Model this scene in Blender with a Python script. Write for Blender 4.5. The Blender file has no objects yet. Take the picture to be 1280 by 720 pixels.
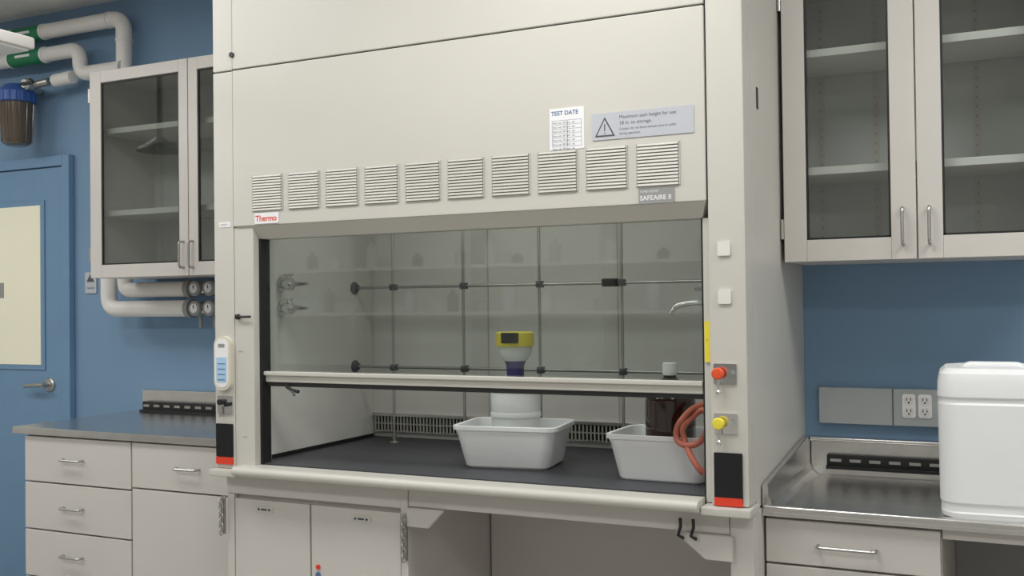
import bpy, bmesh, math
from mathutils import Vector, Matrix
sc=bpy.context.scene
try:
    sc.view_settings.view_transform='Standard'
except Exception: pass

# ---------------------------------------------------------------- materials
MATS={}
def mat(name,col,rough=.5,metal=0,noise=0,nscale=8,bump=0,bscale=200,trans=0,emis=0,spec=.5,coat=0,sss=0):
    if name in MATS: return MATS[name]
    m=bpy.data.materials.new(name); m.use_nodes=True
    nt=m.node_tree; b=nt.nodes['Principled BSDF']
    b.inputs['Roughness'].default_value=rough; b.inputs['Metallic'].default_value=metal
    b.inputs['Specular IOR Level'].default_value=spec
    b.inputs['Coat Weight'].default_value=coat
    b.inputs['Transmission Weight'].default_value=trans
    if sss:
        b.inputs['Subsurface Weight'].default_value=sss; b.inputs['Subsurface Radius'].default_value=(.02,.02,.02)
    tc=nt.nodes.new('ShaderNodeTexCoord')
    n=nt.nodes.new('ShaderNodeTexNoise'); n.inputs['Scale'].default_value=nscale; n.inputs['Detail'].default_value=4
    nt.links.new(tc.outputs['Object'],n.inputs['Vector'])
    r=nt.nodes.new('ShaderNodeValToRGB')
    k=max(noise,.01)
    r.color_ramp.elements[0].position=.3; r.color_ramp.elements[1].position=.7
    r.color_ramp.elements[0].color=tuple(c*(1-k) for c in col)+(1,)
    r.color_ramp.elements[1].color=tuple(min(1,c*(1+k)) for c in col)+(1,)
    nt.links.new(n.outputs['Fac'],r.inputs['Fac']); nt.links.new(r.outputs['Color'],b.inputs['Base Color'])
    if emis:
        nt.links.new(r.outputs['Color'],b.inputs['Emission Color']); b.inputs['Emission Strength'].default_value=emis
    if bump:
        n2=nt.nodes.new('ShaderNodeTexNoise'); n2.inputs['Scale'].default_value=bscale
        nt.links.new(tc.outputs['Object'],n2.inputs['Vector'])
        bp=nt.nodes.new('ShaderNodeBump'); bp.inputs['Strength'].default_value=bump; bp.inputs['Distance'].default_value=.002
        nt.links.new(n2.outputs['Fac'],bp.inputs['Height']); nt.links.new(bp.outputs['Normal'],b.inputs['Normal'])
    MATS[name]=m; return m
def glassmat(name,tint,f0=.05):
    m=bpy.data.materials.new(name); m.use_nodes=True; nt=m.node_tree; nt.nodes.clear()
    N=nt.nodes.new; L=nt.links.new
    o=N('ShaderNodeOutputMaterial'); t=N('ShaderNodeBsdfTransparent'); t.inputs[0].default_value=tuple(tint)+(1,)
    g=N('ShaderNodeBsdfGlossy'); g.inputs['Roughness'].default_value=.02
    ge=N('ShaderNodeNewGeometry'); d=N('ShaderNodeVectorMath'); d.operation='DOT_PRODUCT'
    L(ge.outputs['Normal'],d.inputs[0]); L(ge.outputs['Incoming'],d.inputs[1])
    def mth(op,a,b=None):
        q=N('ShaderNodeMath'); q.operation=op
        for i,x in enumerate((a,b)):
            if x is None: continue
            if isinstance(x,(int,float)): q.inputs[i].default_value=x
            else: L(x,q.inputs[i])
        return q.outputs[0]
    c=mth('ABSOLUTE',d.outputs['Value']); c=mth('SUBTRACT',1,c); c=mth('POWER',c,5); c=mth('MULTIPLY',c,1-f0); c=mth('ADD',c,f0)
    x=N('ShaderNodeMixShader'); L(c,x.inputs[0]); L(t.outputs[0],x.inputs[1]); L(g.outputs[0],x.inputs[2])
    L(x.outputs[0],o.inputs[0]); MATS[name]=m; return m

HW=mat('hood_enamel',(.60,.582,.535),.38,noise=.015,nscale=3)
HW2=mat('hood_louver',(.53,.515,.475),.45)
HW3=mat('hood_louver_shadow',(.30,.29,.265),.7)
LIN=mat('hood_liner',(.70,.695,.66),.55,noise=.03,nscale=4)
CAB=mat('cabinet_enamel',(.62,.59,.555),.42,noise=.015,nscale=4)
CABI=mat('cabinet_interior',(.64,.65,.64),.6)
BLUE=mat('wall_blue_paint',(.185,.305,.455),.6,noise=.03,nscale=2,bump=.15,bscale=350)
DOORB=mat('door_blue_paint',(.16,.285,.44),.42,noise=.02)
WALLW=mat('wall_white_paint',(.66,.65,.62),.7,noise=.03)
CEIL=mat('ceiling_tile',(.74,.735,.71),.9,noise=.05,nscale=30)
FLOOR=mat('floor_vinyl',(.40,.39,.37),.35,noise=.08,nscale=25)
BLK=mat('black_rubber',(.012,.012,.013),.5)
BLKG=mat('black_gloss',(.01,.01,.012),.25)
DARK=mat('dark_recess',(.03,.03,.03),.8)
EPOX=mat('epoxy_worktop',(.048,.052,.06),.45,noise=.12,nscale=60)
STEEL=mat('brushed_steel',(.70,.69,.67),.26,metal=1,noise=.06,nscale=15)
CHROME=mat('chrome',(.75,.75,.75),.14,metal=1)
NICK=mat('satin_nickel',(.5,.49,.47),.35,metal=1)
PVC=mat('white_pvc',(.78,.76,.73),.4)
PLW=mat('white_polyethylene',(.85,.86,.87),.38,sss=.15)
PLT=mat('translucent_polypropylene',(.76,.78,.78),.4,sss=.2)
RED=mat('red_label',(.75,.05,.02),.5)
ORG=mat('orange_knob',(.80,.10,.03),.35)
YEL=mat('yellow_plastic',(.85,.72,.06),.4)
PURP=mat('indigo_plastic',(.03,.025,.16),.35)
CREAM=mat('cream_plastic',(.70,.66,.55),.4)
PAPER=mat('white_label',(.84,.84,.85),.5)
LGREY=mat('grey_label',(.50,.52,.57),.5)
INK=mat('ink_grey',(.08,.08,.10),.6)
INKB=mat('ink_blue',(.10,.16,.35),.6)
LBLUE=mat('blue_label',(.40,.60,.80),.5)
GREEN=mat('green_band',(.01,.20,.08),.5)
BLCAP=mat('filter_cap_blue',(.03,.10,.36),.4)
AMB=mat('amber_glass',(.022,.009,.006),.08,coat=.5)
BROWN=mat('filter_bowl_smoke',(.10,.075,.055),.15,coat=.4)
TUBE=mat('red_rubber_tube',(.45,.13,.085),.5)
RACE=mat('raceway_grey',(.40,.43,.43),.5)
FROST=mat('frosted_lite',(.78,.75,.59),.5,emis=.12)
GREY=mat('grey_plastic',(.30,.30,.30),.5)
LAMP=mat('lamp_diffuser',(1,.99,.965),.5,emis=11.2)
LAMPH=mat('hood_lamp_diffuser',(1,1,.97),.5,emis=5.3)
GL=glassmat('cabinet_glass',(.91,.93,.92),.075)
GLD=glassmat('cabinet_glass_shaded',(.82,.845,.83),.14)  # interior shade put into the left glass tint; reflectance raised to show mirrored shower
SG=glassmat('sash_glass',(.88,.905,.885),.085)

# ---------------------------------------------------------------- builder
class M:
    def __init__(s,name): s.name=name; s.bm=bmesh.new(); s.mats=[]; s.tm=Matrix.Identity(4)
    def _add(s,b,m,smooth=True):
        if m not in s.mats: s.mats.append(m)
        i=s.mats.index(m)
        if len(b.faces)>1: bmesh.ops.recalc_face_normals(b,faces=b.faces)
        for f in b.faces: f.material_index=i; f.smooth=smooth
        for e in b.edges:
            if len(e.link_faces)==2 and e.calc_face_angle(0)>math.radians(32): e.smooth=False
        b.transform(s.tm)
        me=bpy.data.meshes.new('t'); b.to_mesh(me); b.free(); s.bm.from_mesh(me); bpy.data.meshes.remove(me)
    def quad(s,vs,m):
        b=bmesh.new(); b.faces.new([b.verts.new(v) for v in vs]); s._add(b,m,False); return s
    def box(s,x0,x1,y0,y1,z0,z1,m,bev=0,seg=2):
        b=bmesh.new(); bmesh.ops.create_cube(b,size=1)
        for v in b.verts: v.co=Vector(((x0+x1)/2+v.co.x*(x1-x0),(y0+y1)/2+v.co.y*(y1-y0),(z0+z1)/2+v.co.z*(z1-z0)))
        if bev: bmesh.ops.bevel(b,geom=b.edges[:],offset=bev,segments=seg,affect='EDGES',profile=.5)
        s._add(b,m); return s
    def cyl(s,p0,p1,r0,m,r1=None,seg=24):
        if r1 is None: r1=r0
        p0=Vector(p0);p1=Vector(p1);d=p1-p0
        b=bmesh.new(); bmesh.ops.create_cone(b,cap_ends=True,segments=seg,radius1=r0,radius2=r1,depth=d.length)
        b.transform(Matrix.Translation((p0+p1)/2)@d.to_track_quat('Z','Y').to_matrix().to_4x4()); s._add(b,m); return s
    def lathe(s,c,prof,m,axis='Z',seg=32):
        b=bmesh.new(); rings=[]
        for r,z in prof:
            rings.append([b.verts.new((max(r,1e-4)*math.cos(2*math.pi*k/seg),max(r,1e-4)*math.sin(2*math.pi*k/seg),z)) for k in range(seg)])
        for a,c2 in zip(rings,rings[1:]):
            for k in range(seg): b.faces.new((a[k],a[(k+1)%seg],c2[(k+1)%seg],c2[k]))
        b.faces.new(rings[0][::-1]); b.faces.new(rings[-1])
        R=Matrix.Identity(4)
        if axis=='-Y': R=Matrix.Rotation(math.radians(90),4,'X')
        if axis=='X': R=Matrix.Rotation(math.radians(90),4,'Y')
        if axis=='-X': R=Matrix.Rotation(math.radians(-90),4,'Y')
        b.transform(Matrix.Translation(c)@R); s._add(b,m); return s
    def tube(s,pts,r,m,seg=12,fil=0,closed=False):
        P=[Vector(p) for p in pts]
        if fil:
            Q=[P[0]]
            for i in range(1,len(P)-1):
                a=(P[i-1]-P[i]);c=(P[i+1]-P[i]);l=min(fil,a.length*.49,c.length*.49)
                a=P[i]+a.normalized()*l;c=P[i]+c.normalized()*l
                for k in range(9):
                    t=k/8; Q.append(a*(1-t)**2+P[i]*2*t*(1-t)+c*t*t)
            Q.append(P[-1]); P=Q
        b=bmesh.new(); rings=[]; n=len(P); up=None
        for i in range(n):
            if closed: d=P[(i+1)%n]-P[i-1]
            else: d=P[min(i+1,n-1)]-P[max(i-1,0)]
            d.normalize()
            if up is None:
                up=Vector((0,0,1)) if abs(d.z)<.9 else Vector((1,0,0))
            up=(up-d*up.dot(d)); up.normalize(); sd=d.cross(up)
            rings.append([b.verts.new(P[i]+(up*math.cos(2*math.pi*k/seg)+sd*math.sin(2*math.pi*k/seg))*r) for k in range(seg)])
        for i in range(n if closed else n-1):
            a=rings[i];c=rings[(i+1)%n]
            for k in range(seg): b.faces.new((a[k],a[(k+1)%seg],c[(k+1)%seg],c[k]))
        if not closed: b.faces.new(rings[0][::-1]); b.faces.new(rings[-1])
        s._add(b,m); return s
    def loft(s,secs,m,c=(0,0),rot=0,n=6,cap0=True,cap1=True):
        b=bmesh.new(); rings=[]
        for z,hx,hy,r in secs:
            ring=[]
            for q,(sx,sy) in enumerate(((1,1),(-1,1),(-1,-1),(1,-1))):
                for k in range(n+1):
                    a=math.radians(90*q+90*k/n)
                    x=sx*(hx-r)+r*math.cos(a); y=sy*(hy-r)+r*math.sin(a)
                    X=c[0]+x*math.cos(rot)-y*math.sin(rot); Y=c[1]+x*math.sin(rot)+y*math.cos(rot)
                    ring.append(b.verts.new((X,Y,z)))
            rings.append(ring)
        N=len(rings[0])
        for a,d in zip(rings,rings[1:]):
            for k in range(N): b.faces.new((a[k],a[(k+1)%N],d[(k+1)%N],d[k]))
        if cap0: b.faces.new(rings[0][::-1])
        if cap1: b.faces.new(rings[-1])
        s._add(b,m); return s
    def prism(s,poly,a,c,m,axis='Y',bev=0):
        b=bmesh.new()
        def P(u,v,t): return {'Y':(u,t,v),'X':(t,u,v),'Z':(u,v,t)}[axis]
        A=[b.verts.new(P(u,v,a)) for u,v in poly];B=[b.verts.new(P(u,v,c)) for u,v in poly];n=len(poly)
        b.faces.new(A);b.faces.new(B[::-1])
        for k in range(n): b.faces.new((A[k],B[k],B[(k+1)%n],A[(k+1)%n]))
        if bev:
            bmesh.ops.recalc_face_normals(b,faces=b.faces); bmesh.ops.bevel(b,geom=b.edges[:],offset=bev,segments=2,affect='EDGES')
        s._add(b,m); return s
    def plate(s,cx,cz,w,h,r,y0,y1,m,n=6):
        poly=[]
        for q,(sx,sz) in enumerate(((1,1),(-1,1),(-1,-1),(1,-1))):
            for k in range(n+1):
                a=math.radians(90*q+90*k/n); poly.append((cx+sx*(w/2-r)+r*math.cos(a),cz+sz*(h/2-r)+r*math.sin(a)))
        return s.prism(poly,y0,y1,m)
    def text(s,t,size,x,y,z,m,bold=0,align='LEFT'):
        cu=bpy.data.curves.new('x','FONT'); cu.body=t; cu.size=size; cu.align_x=align; cu.offset=bold
        ob=bpy.data.objects.new('x',cu); bpy.context.collection.objects.link(ob)
        bpy.context.view_layer.update(); dg=bpy.context.evaluated_depsgraph_get()
        me=bpy.data.meshes.new_from_object(ob.evaluated_get(dg)); b=bmesh.new(); b.from_mesh(me)
        b.transform(Matrix.Translation((x,y,z))@Matrix.Rotation(math.radians(90),4,'X'))
        bpy.data.objects.remove(ob); bpy.data.meshes.remove(me); bpy.data.curves.remove(cu); s._add(b,m,False); return s
    def build(s,parent=None,wn=True):
        me=bpy.data.meshes.new(s.name); s.bm.to_mesh(me); s.bm.free()
        for m in s.mats: me.materials.append(m)
        ob=bpy.data.objects.new(s.name,me); bpy.context.collection.objects.link(ob)
        if wn:
            w=ob.modifiers.new('wn','WEIGHTED_NORMAL'); w.keep_sharp=True
        if parent: ob.parent=parent
        return ob
def empty(name):
    e=bpy.data.objects.new(name,None); bpy.context.collection.objects.link(e); return e

XL,XR,YF,YW,ZC=-4.2,4.2,-4.6,.82,2.89
# ---------------------------------------------------------------- room shell
M('wall_back').box(XL,XR,YW,YW+.1,0,ZC,BLUE).build()
M('wall_left').box(XL-.1,XL,YF,YW,0,ZC,WALLW).build()
M('wall_right').box(XR,XR+.1,YF,YW,0,ZC,WALLW).build()
M('wall_front').box(XL,XR,YF-.1,YF,0,ZC,WALLW).build()
M('floor').box(XL,XR,YF,YW,-.1,0,FLOOR).build()
M('ceiling').box(XL,XR,YF,YW,ZC,ZC+.1,CEIL).build()
YB=.818
M('baseboard_back').box(-1.60,-1.21,.806,YB,0,.1,BLK).build()

for lx,ly in ((-2.6,-.85),(-.6,-.85),(1.4,-.85),(3.3,-.45),(-2.2,-2.9),(0.0,-2.9),(3.4,-2.9)):
    l=M('ceiling_light_panel'); l.box(lx-.62,lx+.62,ly-.31,ly+.31,2.874,2.889,PVC,.003)
    l.quad([(lx-.58,ly-.27,2.872),(lx-.58,ly+.27,2.872),(lx+.58,ly+.27,2.872),(lx+.58,ly-.27,2.872)],LAMP); l.build()

# opposite side of the lab (seen only mirrored in the glass)
ob_=M('opposite_lab_bench'); ob_.box(-3.9,1.2,-4.58,-3.95,.05,.88,CAB,.003); ob_.box(-3.92,1.22,-4.59,-3.92,.88,.915,EPOX,.003)
for q in range(8): ob_.box(-3.88+q*.635,-3.27+q*.635,-3.95,-3.93,.12,.86,CAB,.003)
ob_.build()
sh=M('reagent_shelf')
for z in (1.35,1.72): sh.box(-3.6,.8,-4.58,-4.28,z,z+.025,CAB,.002)
for q in (-3.6,-2.5,-1.4,-.3,.77): sh.box(q,q+.03,-4.58,-4.28,.916,2.05,NICK)
for i in range(12):
    x=-3.35+i*.34+.10*math.sin(i*5.1)
    for z in (1.376,1.746):
        h=.15+.07*math.sin(i*2.3+z*9); m_=(AMB,PLT,GREY,CAB,LGREY)[int(i*1.7+z*3)%5]
        sh.lathe((x+z*.2,-4.42,z),[(.045,0),(.048,.01),(.048,h*.75),(.02,h*.85),(.02,h)],m_,seg=16)
sh.build()

# ---------------------------------------------------------------- door
d=M('door_1')
fx=-1.61
d.box(fx-.05,fx,.785,YB,0,2.18,DOORB,.003); d.box(-2.66,-2.61,.785,YB,0,2.18,DOORB,.003); d.box(-2.61,fx-.05,.785,YB,2.13,2.18,DOORB,.003)
d.box(-2.607,fx-.053,.80,.817,.01,2.127,DOORB,.002)
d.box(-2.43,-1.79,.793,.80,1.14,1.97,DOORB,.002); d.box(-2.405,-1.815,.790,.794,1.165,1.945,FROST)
d.plate(-2.12,1.533,.09,.075,.003,.786,.79,GREY)
d.lathe((-1.76,.80,1.07),[(.034,0),(.034,.008),(.028,.014),(.013,.016),(.013,.05)],NICK,'-Y')
d.tube([(-1.76,.755,1.07),(-1.80,.75,1.07),(-1.87,.755,1.065),(-1.89,.758,1.063)],.010,NICK)
d.build()
w=M('wall_warning_sign'); w.plate(-1.50,1.56,.075,.10,.004,.814,YB,LGREY); w.prism([(-1.525,1.565),(-1.475,1.565),(-1.50,1.60)],.812,.814,INK); w.text('Caution',.018,-1.53,.8135,1.53,INK); w.build()

# ---------------------------------------------------------------- wall cabinets
def handle(m,x,y,z,L=.10,vert=True,r=.005,out=.028):
    if vert: pts=[(x,y,z-L/2),(x,y-out,z-L/2),(x,y-out,z+L/2),(x,y,z+L/2)]
    else: pts=[(x-L/2,y,z),(x-L/2,y-out,z),(x+L/2,y-out,z),(x+L/2,y,z)]
    m.tube(pts,r,NICK,10,.014)
def wallcab(name,x0,x1,zb,zt,yf,split,glass,shelves,handles,gb,gt,gm):
    e=empty(name); t=.018; yb=YB
    k=M('carcass')
    k.box(x0,x0+t,yf+.021,yb,zb,zt,CAB,.001); k.box(x1-t,x1,yf+.021,yb,zb,zt,CAB,.001)
    k.box(x0+t,x1-t,yf+.021,yb,zb,zb+t,CAB,.001); k.box(x0+t,x1-t,yf+.021,yb,zt-t,zt,CAB,.001)
    k.box(x0+t,x1-t,yb-.012,yb,zb+t,zt-t,CABI)
    for sx in (x0+.06,x1-.06,(x0+x1)/2-.15,(x0+x1)/2+.15): 
        k.box(sx-.010,sx+.010,yb-.015,yb-.012,zb+.03,zt-.03,CAB)
        z=zb+.06
        while z<zt-.05: k.box(sx-.002,sx+.002,yb-.016,yb-.015,z,z+.006,GREY); z+=.03
    k.build(e)
    s=M('shelves')
    for z in shelves: s.box(x0+t+.002,x1-t-.002,yf+.05,yb-.02,z-.012,z+.012,PVC,.002)
    s.build(e)
    edges=[x0,split,x1]
    for i in range(2):
        a,b=edges[i]+.002,edges[i+1]-.002; ga,gb2=glass[i]
        dd=M('door_leaf'); y0,y1=yf,yf+.02
        dd.box(a,ga,y0,y1,zb,zt,CAB,.002); dd.box(gb2,b,y0,y1,zb,zt,CAB,.002)
        dd.box(ga,gb2,y0,y1,zb,gb,CAB,.002); dd.box(ga,gb2,y0,y1,gt,zt,CAB,.002)
        for q in ((ga,ga+.006,gb,gt),(gb2-.006,gb2,gb,gt),(ga,gb2,gb,gb+.006),(ga,gb2,gt-.006,gt)):
            dd.box(q[0],q[1],y0+.004,y0+.012,q[2],q[3],BLK)
        handle(dd,handles[i],y0,gb+.03,.105)
        dd.box(ga+.002,gb2-.002,y0+.007,y0+.011,gb+.002,gt-.002,gm)
        dd.build(e)
    h=M('hinges')
    for z in (zb+.10,zt-.10):
        h.cyl((x0-.004,yf+.004,z-.03),(x0-.004,yf+.004,z+.03),.006,NICK)
    h.build(e)
wallcab('wall_cabinet',-1.094,-.004,1.567,2.45,.45,-.54,((-1.028,-.59),(-.49,-.07)),(2.20,1.845),(-.565,-.515),1.622,2.40,GLD)
wallcab('wall_cabinet',1.836,2.60,1.553,2.45,.45,2.216,((1.905,2.145),(2.285,2.53)),(2.19,1.83),(2.178,2.25),1.618,2.39,GL)

# ---------------------------------------------------------------- base cabinets / counters
def base(name,x0,x1,yf,ztop,items):
    e=empty(name); k=M('carcass'); k.box(x0,x1,yf+.021,YB,.10,ztop,CAB,.002); k.box(x0+.02,x1-.02,yf+.08,YB,0,.10,BLK); 
    k.build(e)
    f=M('fronts')
    for (a,b,z0,z1,hx,hz) in items:
        f.box(a,b,yf,yf+.02,z0,z1,CAB,.003)
        if hx is not None: handle(f,hx,yf,hz,.105,False)
    f.build(e)
base('base_cabinet',-1.152,-.003,.165,.932,[(-1.15,-.569,.747,.926,-.872,.842),(-1.15,-.569,.557,.741,-.874,.652),(-1.15,-.569,.367,.551,-.876,.463),(-1.15,-.569,.11,.361,-.876,.26),
   (-.562,-.006,.757,.926,-.279,.843),(-.562,-.006,.11,.751,None,.66)])
c=M('steel_countertop'); c.box(-1.206,-.003,.15,YB,.934,.963,STEEL,.004)
c.box(-1.15,-.003,.79,YB,.963,1.062,STEEL,.004); c.build()
def grille(x0,x1,z0,z1,y,name):
    g=M(name); g.box(x0,x1,y-.025,y-.002,z0,z1,BLK,.003); n=int((x1-x0)/.06)
    g.box(x0,x1,y-.045,y-.025,z0,z0+.012,BLKG,.002)
    for i in range(n):
        a=x0+.012+i*(x1-x0-.02)/n; g.box(a,a+.035,y-.03,y-.025,z0+(z1-z0)*.5,z0+(z1-z0)*.72,NICK,.001)
    g.build()
grille(-1.12,-.06,.964,1.012,.788,'counter_drain_grille')
# right
e=empty('base_cabinet'); k=M('carcass'); k.box(1.832,2.285,.171,YB,.10,.842,CAB,.002); k.box(1.85,2.27,.23,YB,0,.1,BLK)
k.box(2.286,3.0,.16,.18,.815,.843,CAB,.002); k.box(2.286,3.0,.78,YB,.1,.843,GREY); k.box(3.0,3.02,.17,YB,0,.843,CAB); k.build(e)
f=M('fronts'); f.box(1.834,2.282,.15,.17,.716,.836,CAB,.003); handle(f,2.05,.15,.772,.15,False); f.box(1.834,2.282,.15,.17,.55,.710,CAB,.003); handle(f,2.05,.15,.64,.15,False); f.box(1.834,2.282,.15,.17,.11,.544,CAB,.003); f.build(e)
c=M('steel_countertop')
c.box(1.829,3.2,.13,YB,.845,.860,STEEL,.003)
c.box(1.829,3.2,.128,.158,.850,.875,STEEL,.008,4)
c.prism([(.135,.86),(YB,.86),(YB,.985),(.72,.985),(.135,.93)],1.829,1.845,STEEL,'X',.002)
c.prism([(1.844,.859),(1.872,.859),(1.852,.875),(1.844,.90)],.15,.79,STEEL,'Y')
c.box(1.846,3.2,.795,YB,.858,.985,STEEL,.004); c.box(1.846,3.2,.77,.80,.972,.986,STEEL,.005,3)
c.build()
grille(1.90,2.95,.885,.93,.797,'counter_drain_grille')

# ---------------------------------------------------------------- outlet raceway
o=M('outlet_raceway'); o.box(1.875,2.75,.79,YB,1.03,1.148,RACE,.003); o.box(2.105,2.108,.788,.79,1.03,1.148,INK)
for ox in (2.155,2.203):
    o.plate(ox,1.095,.040,.075,.008,.786,.79,PAPER)
    for oz in (1.112,1.076):
        o.plate(ox,oz,.032,.028,.012,.784,.786,PVC)
        for dx in (-.006,.006): o.box(ox+dx-.0012,ox+dx+.0012,.783,.784,oz,oz+.009,BLK)
        o.cyl((ox,.783,oz-.006),(ox,.785,oz-.006),.0028,BLK)
o.build()

# ---------------------------------------------------------------- FUME HOOD
H=empty('fume_hood')
s=M('shell')
s.box(1.80,1.825,.0905,YB,.87,2.87,HW,.002)      # right side
s.box(0,.02,.0905,YB,.87,2.87,HW,.002)
s.box(1.724,1.825,0,.09,.889,2.88,HW,.006)      # right post
s.box(0,.0855,0,.09,.889,2.239,HW,.004)         # left outer post
s.box(0,.0855,0,.09,2.243,2.88,HW,.004)
s.box(.0865,.168,.002,.09,.889,1.705,HW,.003)
s.box(.088,1.721,-.004,.09,1.709,2.240,HW,.004)
s.box(.088,1.721,-.004,.09,2.244,2.88,HW,.004)
s.box(.05,1.78,.091,.80,1.96,2.87,LIN)
s.box(.08,1.7245,.006,.085,1.72,2.87,DARK)
s.build(H)
b=bmesh.new()
vs=[b.verts.new(v) for v in [(.095,-.004,1.7085),(1.720,-.004,1.7085),(1.720,.09,1.7085),(.095,.09,1.7085),(.165,.035,1.666),(1.70,.035,1.666),(1.70,.09,1.666),(.165,.09,1.666)]]
for q in ((0,1,2,3),(4,5,6,7),(0,1,5,4),(1,2,6,5),(2,3,7,6),(3,0,4,7)): b.faces.new([vs[i] for i in q])
l=M('sash_header'); l._add(b,HW); l.build(H)
j=M('jambs')
j.box(.1685,.178,.03,.075,.89,1.665,BLK); j.box(1.701,1.7235,.03,.075,.89,1.665,HW,.002); j.box(1.694,1.700,.04,.075,.89,1.665,BLK)
j.build(H)
li=M('liner')
li.box(.115,.13,.091,.785,.91,1.955,LIN); li.box(1.705,1.72,.091,.785,.91,1.955,LIN)
li.box(.131,1.704,.77,.785,1.0,1.955,LIN); li.box(.131,1.704,.775,.785,.91,.935,LIN)
li.box(.131,1.704,.786,.79,.93,1.0,DARK); li.box(.131,1.704,.760,.7695,.993,1.006,STEEL,.001); li.box(.131,1.704,.760,.7695,.928,.936,STEEL,.001)
x=.14
while x<1.70: li.box(x,x+.005,.764,.77,.936,.993,HW2); x+=.015
li.box(.131,1.704,.765,.769,.962,.966,HW2)
for bx in (.655,1.18): li.box(bx,bx+.004,.767,.7699,1.006,1.95,HW2)
li.box(.131,.138,.09,.76,.910,.922,BLK)
li.build(H)
hl=M('hood_lamp'); hl.box(.35,1.48,.20,.36,1.93,1.958,PVC,.003); hl.quad([(.37,.215,1.928),(.37,.345,1.928),(1.46,.345,1.928),(1.46,.215,1.928)],LAMPH); hl.build(H)
wt=M('worktop'); wt.box(.12,1.715,.035,.785,.872,.909,EPOX,.002); wt.build(H)
si=M('airfoil_sill')
poly=[]
for k in range(9):
    a=math.radians(90+180*k/8); poly.append((-.036+.016*math.cos(a),.889+.016*math.sin(a)))
poly=[(.03,.905)]+poly+[(.03,.873)]
si.prism(poly,.112,1.698,HW,'X'); si.build(H)
fl=M('post_flanges'); fl.box(1.700,1.835,-.03,.08,.866,.8885,HW,.004); fl.box(-.006,.11,-.03,.08,.866,.8885,HW,.004); fl.build(H)
v=M('air_louvers')
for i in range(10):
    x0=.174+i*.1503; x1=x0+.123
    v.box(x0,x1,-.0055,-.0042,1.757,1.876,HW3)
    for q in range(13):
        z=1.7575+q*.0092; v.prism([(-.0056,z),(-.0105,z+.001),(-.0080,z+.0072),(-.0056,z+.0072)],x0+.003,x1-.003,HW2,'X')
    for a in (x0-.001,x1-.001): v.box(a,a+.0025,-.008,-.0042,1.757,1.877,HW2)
v.build(H)
bs=M('base_frame')
bs.box(.02,.745,.051,.80,.10,.871,CAB,.002); bs.box(.04,.73,.09,.80,0,.10,BLK)
bs.box(.751,1.763,.03,.05,.808,.872,CAB,.002); bs.box(.02,.723,.03,.05,.800,.872,CAB,.002)
bs.box(.025,.055,.028,.05,.10,.799,CAB,.002); bs.box(.724,.75,.026,.06,.10,.872,CAB,.003)
bs.box(1.764,1.828,.03,.10,0,.865,CAB,.004); bs.box(1.80,1.828,.101,.80,.10,.865,CAB,.002)
bs.box(.751,1.799,.59,.61,.05,.849,CAB,.002)
bs.box(.76,1.76,.052,.59,.850,.870,CAB)
bs.prism([(.752,.806),(.885,.806),(.83,.748),(.752,.748)],.015,.03,CAB,'Y',.002)
bs.prism([(1.615,.806),(1.775,.806),(1.775,.738),(1.70,.738)],.013,.0285,CAB,'Y',.002)
for q in (1.632,1.668): bs.tube([(q,.012,.845),(q+.004,.002,.825),(q-.004,.004,.80),(q+.012,.006,.792)],.0045,BLK,8)
bs.build(H)
dr=M('base_doors')
dr.box(.058,.371,.028,.05,.11,.785,CAB,.003); dr.box(.377,.722,.028,.05,.11,.785,CAB,.003)
for hx in (.185,.575):
    dr.plate(hx,.755,.075,.022,.003,.0255,.028,HW); 
    for q in (-.022,.022): dr.cyl((hx+q,.0235,.755),(hx+q,.026,.755),.004,INK,seg=12)
    dr.box(hx-.012,hx+.012,.0245,.0256,.752,.758,INK)
dr.cyl((.405,.024,.560),(.405,.028,.560),.009,INKB); dr.cyl((.405,.024,.585),(.405,.028,.585),.008,RED)
dr.build(H)
ch=M('latch_chains')
for cx,cz0,cz1,y in ((.742,.640,.785,.010),(.012,.66,.79,.010)):
    ch.box(cx-.009,cx+.009,y+.008,y+.016,cz0,cz1,NICK,.002)
    z=cz0+.01;i=0
    while z<cz1-.005:
        pts=[]
        for k in range(12):
            a=2*math.pi*k/12; u=.008*math.cos(a); vv=.012*math.sin(a)
            pts.append((cx+(u if i%2 else 0)+.002,y-(0 if i%2 else u)-.002,z+vv))
        ch.tube(pts,.0024,NICK,6,closed=True); z+=.0165; i+=1
ch.build(H)
lb=M('labels')
lb.plate(.232,1.732,.10,.036,.003,-.0065,-.004,PAPER); lb.text('Thermo',.027,.186,-.0068,1.7225,RED,.0006)
lb.plate(1.583,1.730,.102,.042,.003,-.0075,-.004,GREY); lb.text('SAFEAIRE II',.0185,1.536,-.0078,1.719,PAPER,.0003); lb.text('FUME HOOD',.009,1.537,-.0078,1.740,PAPER)
lb.plate(1.318,1.938,.107,.120,.003,-.0055,-.004,PAPER)
lb.text('TEST DATE',.017,1.270,-.0058,1.978,INKB,.0004)
for q in range(7):
    lb.box(1.272,1.364,-.0058,-.0055,1.962-q*.0125,1.9628-q*.0125,INKB)
    lb.text('Face vel. %d0 fpm  ok'%(q+3),.0085,1.274,-.0058,1.953-q*.0125,INK)
for q in (1.272,1.32,1.3632): lb.box(q,q+.0008,-.0058,-.0055,1.887,1.9628,INKB)
lb.plate(1.544,1.934,.296,.076,.003,-.0065,-.004,LGREY)
lb.prism([(1.405,1.905),(1.465,1.905),(1.435,1.96)],-.0072,-.0065,INK); lb.prism([(1.4115,1.909),(1.4585,1.909),(1.435,1.952)],-.0076,-.0072,LGREY)
lb.box(1.4335,1.4365,-.008,-.0076,1.920,1.940,INK); lb.box(1.4335,1.4365,-.008,-.0076,1.912,1.916,INK)
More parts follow.
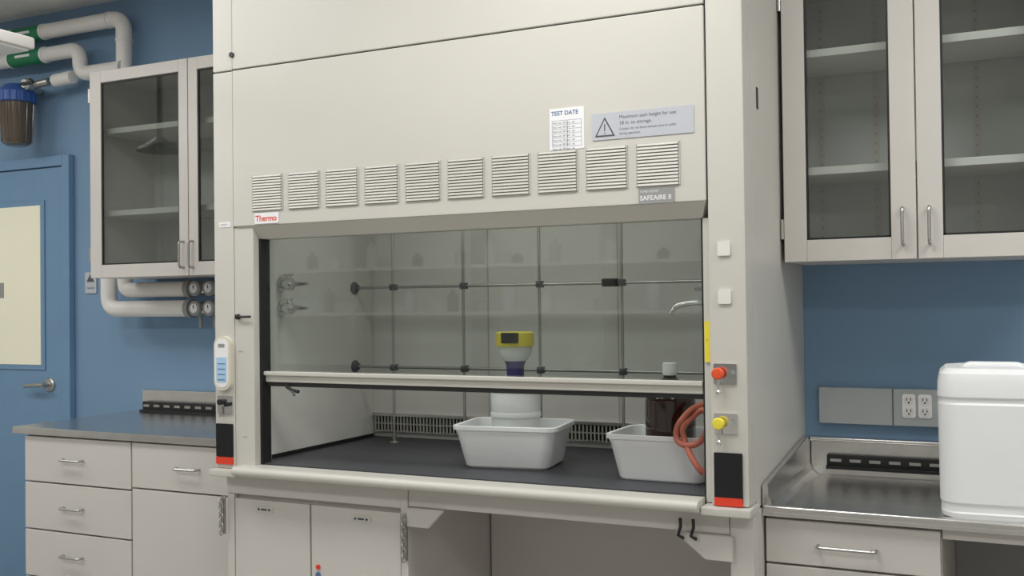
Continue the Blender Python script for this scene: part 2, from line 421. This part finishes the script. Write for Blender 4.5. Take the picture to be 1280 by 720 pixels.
lb.text('Maximum sash height for use',.0140,1.478,-.0068,1.952,INK); lb.text('18 in. to storage.',.0140,1.478,-.0068,1.935,INK)
lb.text('Caution: do not block exhaust slots or airfoil',.0090,1.478,-.0068,1.920,INK); lb.text('during operation.',.0090,1.478,-.0068,1.907,INK)
lb.plate(.048,1.718,.048,.018,.002,-.0015,0,PAPER); lb.text('HOOD 1',.009,.030,-.0018,1.7145,INK)
lb.cyl((.089,-.010,2.293),(.089,0,2.293),.009,BLK)
lb.box(1.704,1.7225,.024,.03,1.272,1.383,YEL); lb.text('L',.01,1.71,.0238,1.33,INK)
lb.box(1.8245,1.8265,.155,.175,1.975,2.035,BLK)
lb.text('====',.010,.10,.001,1.283,INK); lb.text('===',.010,.12,.001,.995,INK)
lb.build(H)
sv=M('service_controls')
for zz in (1.578,1.449): sv.plate(1.768,zz,.034,.038,.004,-.006,0,PVC)
for zz,kc in ((1.243,ORG),(1.110,YEL)):
    sv.plate(1.766,zz,.062,.055,.003,-.004,0,CHROME)
    sv.lathe((1.752,-.004,zz+.002),[(.010,0),(.010,.010),(.015,.012),(.016,.026),(.013,.030),(.0,.031)],kc,'-Y')
    sv.cyl((1.782,-.004,zz+.004),(1.782,-.02,zz+.004),.007,CHROME); sv.tube([(1.752,-.02,zz-.014),(1.752,-.02,zz-.05)],.003,CHROME,8); sv.lathe((1.752,-.02,zz-.056),[(.004,0),(.006,.003),(.006,.01),(.003,.014)],CHROME)
sv.plate(1.771,.965,.076,.135,.003,-.005,0,BLKG); sv.plate(1.771,.902,.076,.022,.002,-.006,0,RED)
sv.plate(.046,1.247,.070,.182,.030,-.018,0,CREAM); sv.plate(.046,1.247,.056,.165,.026,-.020,-.018,PAPER)
sv.plate(.046,1.225,.044,.085,.004,-.021,-.020,LBLUE); 
for q in range(4): sv.box(.030,.062,-.0215,-.021,1.19+q*.018,1.193+q*.018,INKB)
sv.plate(.046,1.307,.028,.012,.003,-.021,-.020,GREY)
sv.plate(.046,1.105,.066,.062,.004,-.005,0,CHROME); sv.cyl((.034,-.005,1.115),(.034,-.02,1.115),.010,BLK); sv.cyl((.060,-.005,1.108),(.060,-.018,1.108),.008,BLKG); sv.tube([(.034,-.012,1.10),(.034,-.014,1.065)],.004,NICK,8)
sv.plate(.042,.985,.072,.112,.003,-.005,0,BLKG); sv.plate(.042,.916,.072,.024,.002,-.006,0,RED)
sv.tube([(.105,-.004,1.404),(.125,-.012,1.404),(.165,-.012,1.404)],.004,BLK,8); sv.lathe((.105,0,1.404),[(.009,0),(.009,.01),(.0,.012)],BLK,'-Y')
sv.build(H)
sa=M('sash')
sa.box(.179,1.693,.062,.067,1.20,1.70,SG)
sa.box(.179,1.693,.045,.082,1.182,1.216,HW,.004); sa.box(.179,1.693,.035,.05,1.205,1.219,HW,.003)
sa.box(.180,1.692,.05,.085,1.168,1.1815,BLK,.002)
sa.tube([(.27,.045,1.168),(.30,.03,1.160),(.33,.03,1.154)],.006,BLK,8); sa.tube([(.30,.03,1.160),(.32,.02,1.143)],.004,INK,8)
sa.build(H)
la=M('lattice_rods'); yl=.63
for x in (.318,.626,.936,1.248,1.56): la.cyl((x,yl,.909),(x,yl,1.94),.0055,NICK,seg=12); la.lathe((x,yl,.909),[(.019,0),(.019,.004),(.009,.008),(.009,.03)],NICK,seg=20)
for z in (1.505,1.198):
    la.cyl((.13,yl+.012,z),(1.705,yl+.012,z),.0055,NICK,seg=12)
    la.lathe((.13,yl+.012,z),[(.024,0),(.024,.006),(.013,.012),(.013,.02)],INK,'X'); 
    for x in (.318,.626,.936,1.248,1.56):
        la.box(x-.010,x+.010,yl-.012,yl+.022,z-.012,z+.012,INK,.003); la.cyl((x,yl-.02,z),(x,yl-.01,z),.006,INK,seg=10)
la.box(1.180,1.235,yl-.02,yl+.02,1.492,1.520,BLK,.004)
la.build(H)
fx=M('service_fixtures')
for z in (1.515,1.430):
    y=.19
    fx.lathe((.13,y,z),[(.026,0),(.026,.006),(.014,.009),(.014,.035),(.022,.037),(.022,.05),(.008,.053),(.008,.07),(.011,.071),(.008,.10),(.005,.12)],CHROME,'X')
    fx.cyl((.165,y,z-.02),(.165,y,z+.03),.010,CHROME); fx.box(.145,.185,y-.005,y+.005,z+.028,z+.036,CHROME,.002)
fx.lathe((1.705,.30,1.43),[(.022,0),(.022,.005),(.012,.008),(.012,.05)],CHROME,'-X')
fx.tube([(1.67,.30,1.43),(1.60,.30,1.435),(1.54,.30,1.425),(1.525,.30,1.40)],.008,CHROME,12,.03); fx.cyl((1.63,.30,1.43),(1.63,.30,1.475),.008,CHROME); fx.tube([(1.60,.30,1.475),(1.66,.30,1.475)],.006,CHROME,10)
fx.build(H)

# ---------------------------------------------------------------- contents
def tub(name,c,rot,hx,hy,z0=.9095,h=.135):
    t=M(name); t.loft([(z0,hx*.76,hy*.76,.03),(z0+.006,hx*.80,hy*.80,.035),(z0+h*.82,hx*.93,hy*.93,.035),(z0+h*.86,hx*.95,hy*.95,.035),(z0+h*.90,hx*.95,hy*.95,.035),(z0+h*.91,hx,hy,.04),(z0+h,hx,hy,.04),(z0+h+.002,hx-.004,hy-.004,.038),(z0+h,hx*.93,hy*.93,.035),(z0+.012,hx*.77,hy*.77,.03)],PLW,c,rot)
    t.build()
tub('plastic_tub',(.975,.335),math.radians(8),.178,.135)
tub('plastic_tub',(1.520,.29),0,.168,.135)
jg=M('plastic_jug'); z=.9225
jg.lathe((.975,.345,z),[(.070,0),(.078,.006),(.080,.14),(.084,.145),(.084,.155),(.081,.16),(.083,.222),(.086,.226),(.086,.236),(.078,.240),(.045,.25),(.03,.252)],PLT)
jg.build()
fu=M('bottle_top_filter'); z=1.1755
fu.lathe((.975,.345,z),[(.028,0),(.028,.02),(.030,.055),(.034,.068),(.036,.072)],PURP)
fu.lathe((.975,.345,z+.0725),[(.036,0),(.046,.008),(.054,.025),(.056,.045),(.056,.058),(.052,.060)],PLT)
fu.lathe((.975,.345,z+.120),[(.055,0),(.063,.002),(.064,.016),(.064,.045),(.058,.048),(.03,.049)],YEL)
fu.plate(.985,z+.150,.055,.034,.004,.276,.30,BLK)
fu.build()
am=M('amber_reagent_bottle'); z=.9225
am.lathe((1.520,.295,z),[(.066,0),(.074,.006),(.076,.02),(.076,.215),(.070,.240),(.045,.268),(.020,.285),(.018,.297)],AMB)
am.lathe((1.520,.295,z+.292),[(.020,0),(.022,.002),(.022,.036),(.019,.038)],PAPER)
am.build()
rt=M('rubber_tubing')
P=[(1.640,.25,1.135),(1.61,.20,1.12),(1.590,.14,1.08),(1.592,.125,1.045),(1.615,.12,1.030),(1.65,.125,1.035),(1.668,.15,1.06),(1.665,.20,1.10),(1.640,.22,1.12),(1.615,.20,1.10),(1.605,.14,1.075),(1.612,.130,1.045),(1.63,.115,1.01),(1.655,.105,.975),(1.672,.11,.955)]
cat=[]
for i in range(len(P)-1):
    p0=Vector(P[max(i-1,0)]);p1=Vector(P[i]);p2=Vector(P[i+1]);p3=Vector(P[min(i+2,len(P)-1)])
    for k in range(6):
        t=k/6; cat.append(.5*((2*p1)+(p2-p0)*t+(2*p0-5*p1+4*p2-p3)*t*t+(3*p1-p0-3*p2+p3)*t**3))
cat.append(Vector(P[-1])); rt.tube(cat,.009,TUBE,12); rt.build()

cb=M('plastic_carboy'); z=.8605
cb.loft([(z,.125,.125,.05),(z+.006,.137,.137,.055),(z+.018,.140,.140,.055),(z+.022,.137,.137,.055),(z+.04,.137,.137,.055),(z+.046,.142,.142,.055),(z+.30,.144,.144,.055),(z+.305,.140,.140,.055),(z+.315,.140,.140,.055),(z+.32,.145,.145,.055),(z+.358,.144,.144,.055),(z+.380,.139,.139,.052),(z+.393,.125,.125,.045),(z+.396,.10,.10,.04),(z+.385,.08,.08,.03)],PLW,(2.415,.335),math.radians(3))
cb.tube([(2.34,.33,z+.36),(2.34,.33,z+.395),(2.48,.33,z+.395),(2.48,.33,z+.36)],.011,PLW,12,.02)
cb.build()

# ---------------------------------------------------------------- pipes
pp=M('insulated_pipework'); y=.74;R=.036
pp.tube([(-4.1,y,2.772),(-1.194,y,2.772),(-1.194,y,2.46)],R,PVC,20,.07)
pp.tube([(-4.1,y-.02,2.653),(-1.454,y-.02,2.653),(-1.454,y-.02,2.535),(-1.18,y-.02,2.535)],R*.95,PVC,20,.06)
pp.tube([(-1.50,y-.02,2.528),(-1.62,y-.02,2.522)],R*.85,PVC,20)
for a,b_,yy,zz in ((-1.93,-1.72,y,2.772),(-1.91,-1.69,y-.02,2.653)):
    pp.cyl((a,yy,zz),(b_,yy,zz),R+.002,GREEN)
    for q in (a-.012,b_): pp.cyl((q,yy,zz),(q+.012,yy,zz),R+.003,PAPER)
    pp.box((a+b_)/2-.05,(a+b_)/2+.05,yy-R-.004,yy-R,zz-.006,zz+.006,PAPER)
pp.cyl((-1.29,y,2.772),(-1.278,y,2.772),R+.003,PVC)
pp.cyl((-1.194,y,2.66),(-1.194,y,2.672),R+.003,PVC)
pp.build()
p2=M('service_pipes'); y=.69
p2.tube([(-1.245,y,1.60),(-1.245,y,1.433),(-.76,y,1.433)],.036,PVC,20,.06)
p2.tube([(-1.155,y+.01,1.60),(-1.155,y+.01,1.518),(-.76,y+.01,1.518)],.034,PVC,20,.05)
for z in (1.433,1.518):
    p2.cyl((-.77,y,z),(-.745,y,z),.040,GREY); p2.cyl((-.745,y,z),(-.60,y,z),.030,NICK)
    for q in (-.70,-.62): p2.lathe((q,y-.02,z),[(.030,0),(.033,.004),(.033,.02),(.029,.024)],GREY,'-Y'); p2.cyl((q,y-.045,z),(q,y-.044,z),.020,PAPER); p2.box(q-.002,q+.002,y-.047,y-.045,z,z+.015,INK)
p2.cyl((-.60,y,1.433),(-.1,y,1.433),.025,PVC); p2.cyl((-.60,y,1.518),(-.1,y,1.518),.025,PVC)
for q in (-.70,-.62): p2.cyl((q,y,1.433),(q,y,1.35),.008,GREY)
p2.build()
wf=M('water_filter_housing'); cx,cy=-1.85,.69
wf.lathe((cx,cy,2.225),[(.045,0),(.062,.01),(.070,.03),(.076,.20),(.078,.21)],BROWN)
for k in range(10):
    a=2*math.pi*k/10; wf.cyl((cx+.068*math.cos(a),cy+.068*math.sin(a),2.245),(cx+.077*math.cos(a),cy+.077*math.sin(a),2.43),.004,BROWN,seg=8)
wf.lathe((cx,cy,2.432),[(.085,0),(.088,.004),(.088,.05),(.080,.06),(.055,.085),(.04,.09)],BLCAP)
for k in range(18):
    a=2*math.pi*k/18; wf.cyl((cx+.087*math.cos(a),cy+.087*math.sin(a),2.435),(cx+.087*math.cos(a),cy+.087*math.sin(a),2.48),.005,BLCAP,seg=8)
wf.cyl((cx+.05,cy,2.50),(cx+.20,cy+.02,2.52),.018,NICK); wf.lathe((cx+.10,cy,2.51),[(.03,0),(.03,.03),(.02,.04)],NICK,'-Y'); wf.box(cx+.09,cx+.17,cy-.05,cy-.04,2.50,2.515,BLK,.003)
wf.cyl((cx-.05,cy,2.50),(cx-.4,cy,2.50),.018,NICK); wf.box(cx-.03,cx+.03,cy+.03,YB,2.49,2.52,NICK)
wf.build()

# ---------------------------------------------------------------- pendant fixture + safety shower
pf=M('pendant_light_fixture')
pf.box(-.86,-.70,-1.2,-.14,2.375,2.42,PVC,.01); pf.box(-.845,-.715,-1.18,-.16,2.368,2.376,PAPER)
pf.tube([(-.78,-.3,2.42),(-.78,-.3,2.60),(-.80,-.3,2.889)],.006,PVC,8); pf.tube([(-.78,-1.0,2.42),(-.78,-1.0,2.889)],.006,PVC,8); pf.build()
ss=M('safety_shower'); sx,sy=-1.50,-.35
ss.lathe((sx,sy,2.245),[(.118,0),(.12,.004),(.10,.02),(.045,.055),(.02,.075),(.016,.09)],BLK); ss.cyl((sx,sy,2.325),(sx,sy,2.889),.016,BLK); ss.build()

# ---------------------------------------------------------------- camera
f=1291;th=math.radians(26);p=math.radians(.82);r=math.radians(.7)
F=Vector((-math.sin(th)*math.cos(p),math.cos(th)*math.cos(p),math.sin(p)))
R0=Vector((math.cos(th),math.sin(th),0));U0=R0.cross(F)
U=U0*math.cos(r)+R0*math.sin(r);Rr=R0*math.cos(r)-U0*math.sin(r)
cd=bpy.data.cameras.new('camera'); cd.sensor_width=36; cd.lens=f/1280*36; cd.clip_start=.05
co=bpy.data.objects.new('camera',cd); bpy.context.collection.objects.link(co)
mt=Matrix((Rr,U,-F)).transposed().to_4x4(); mt.translation=Vector((2.468,-2.734,1.44)); co.matrix_world=mt
sc.camera=co
w=bpy.data.worlds.new('world'); sc.world=w; w.use_nodes=True; w.node_tree.nodes['Background'].inputs[0].default_value=(.5,.5,.5,1); w.node_tree.nodes['Background'].inputs[1].default_value=.3
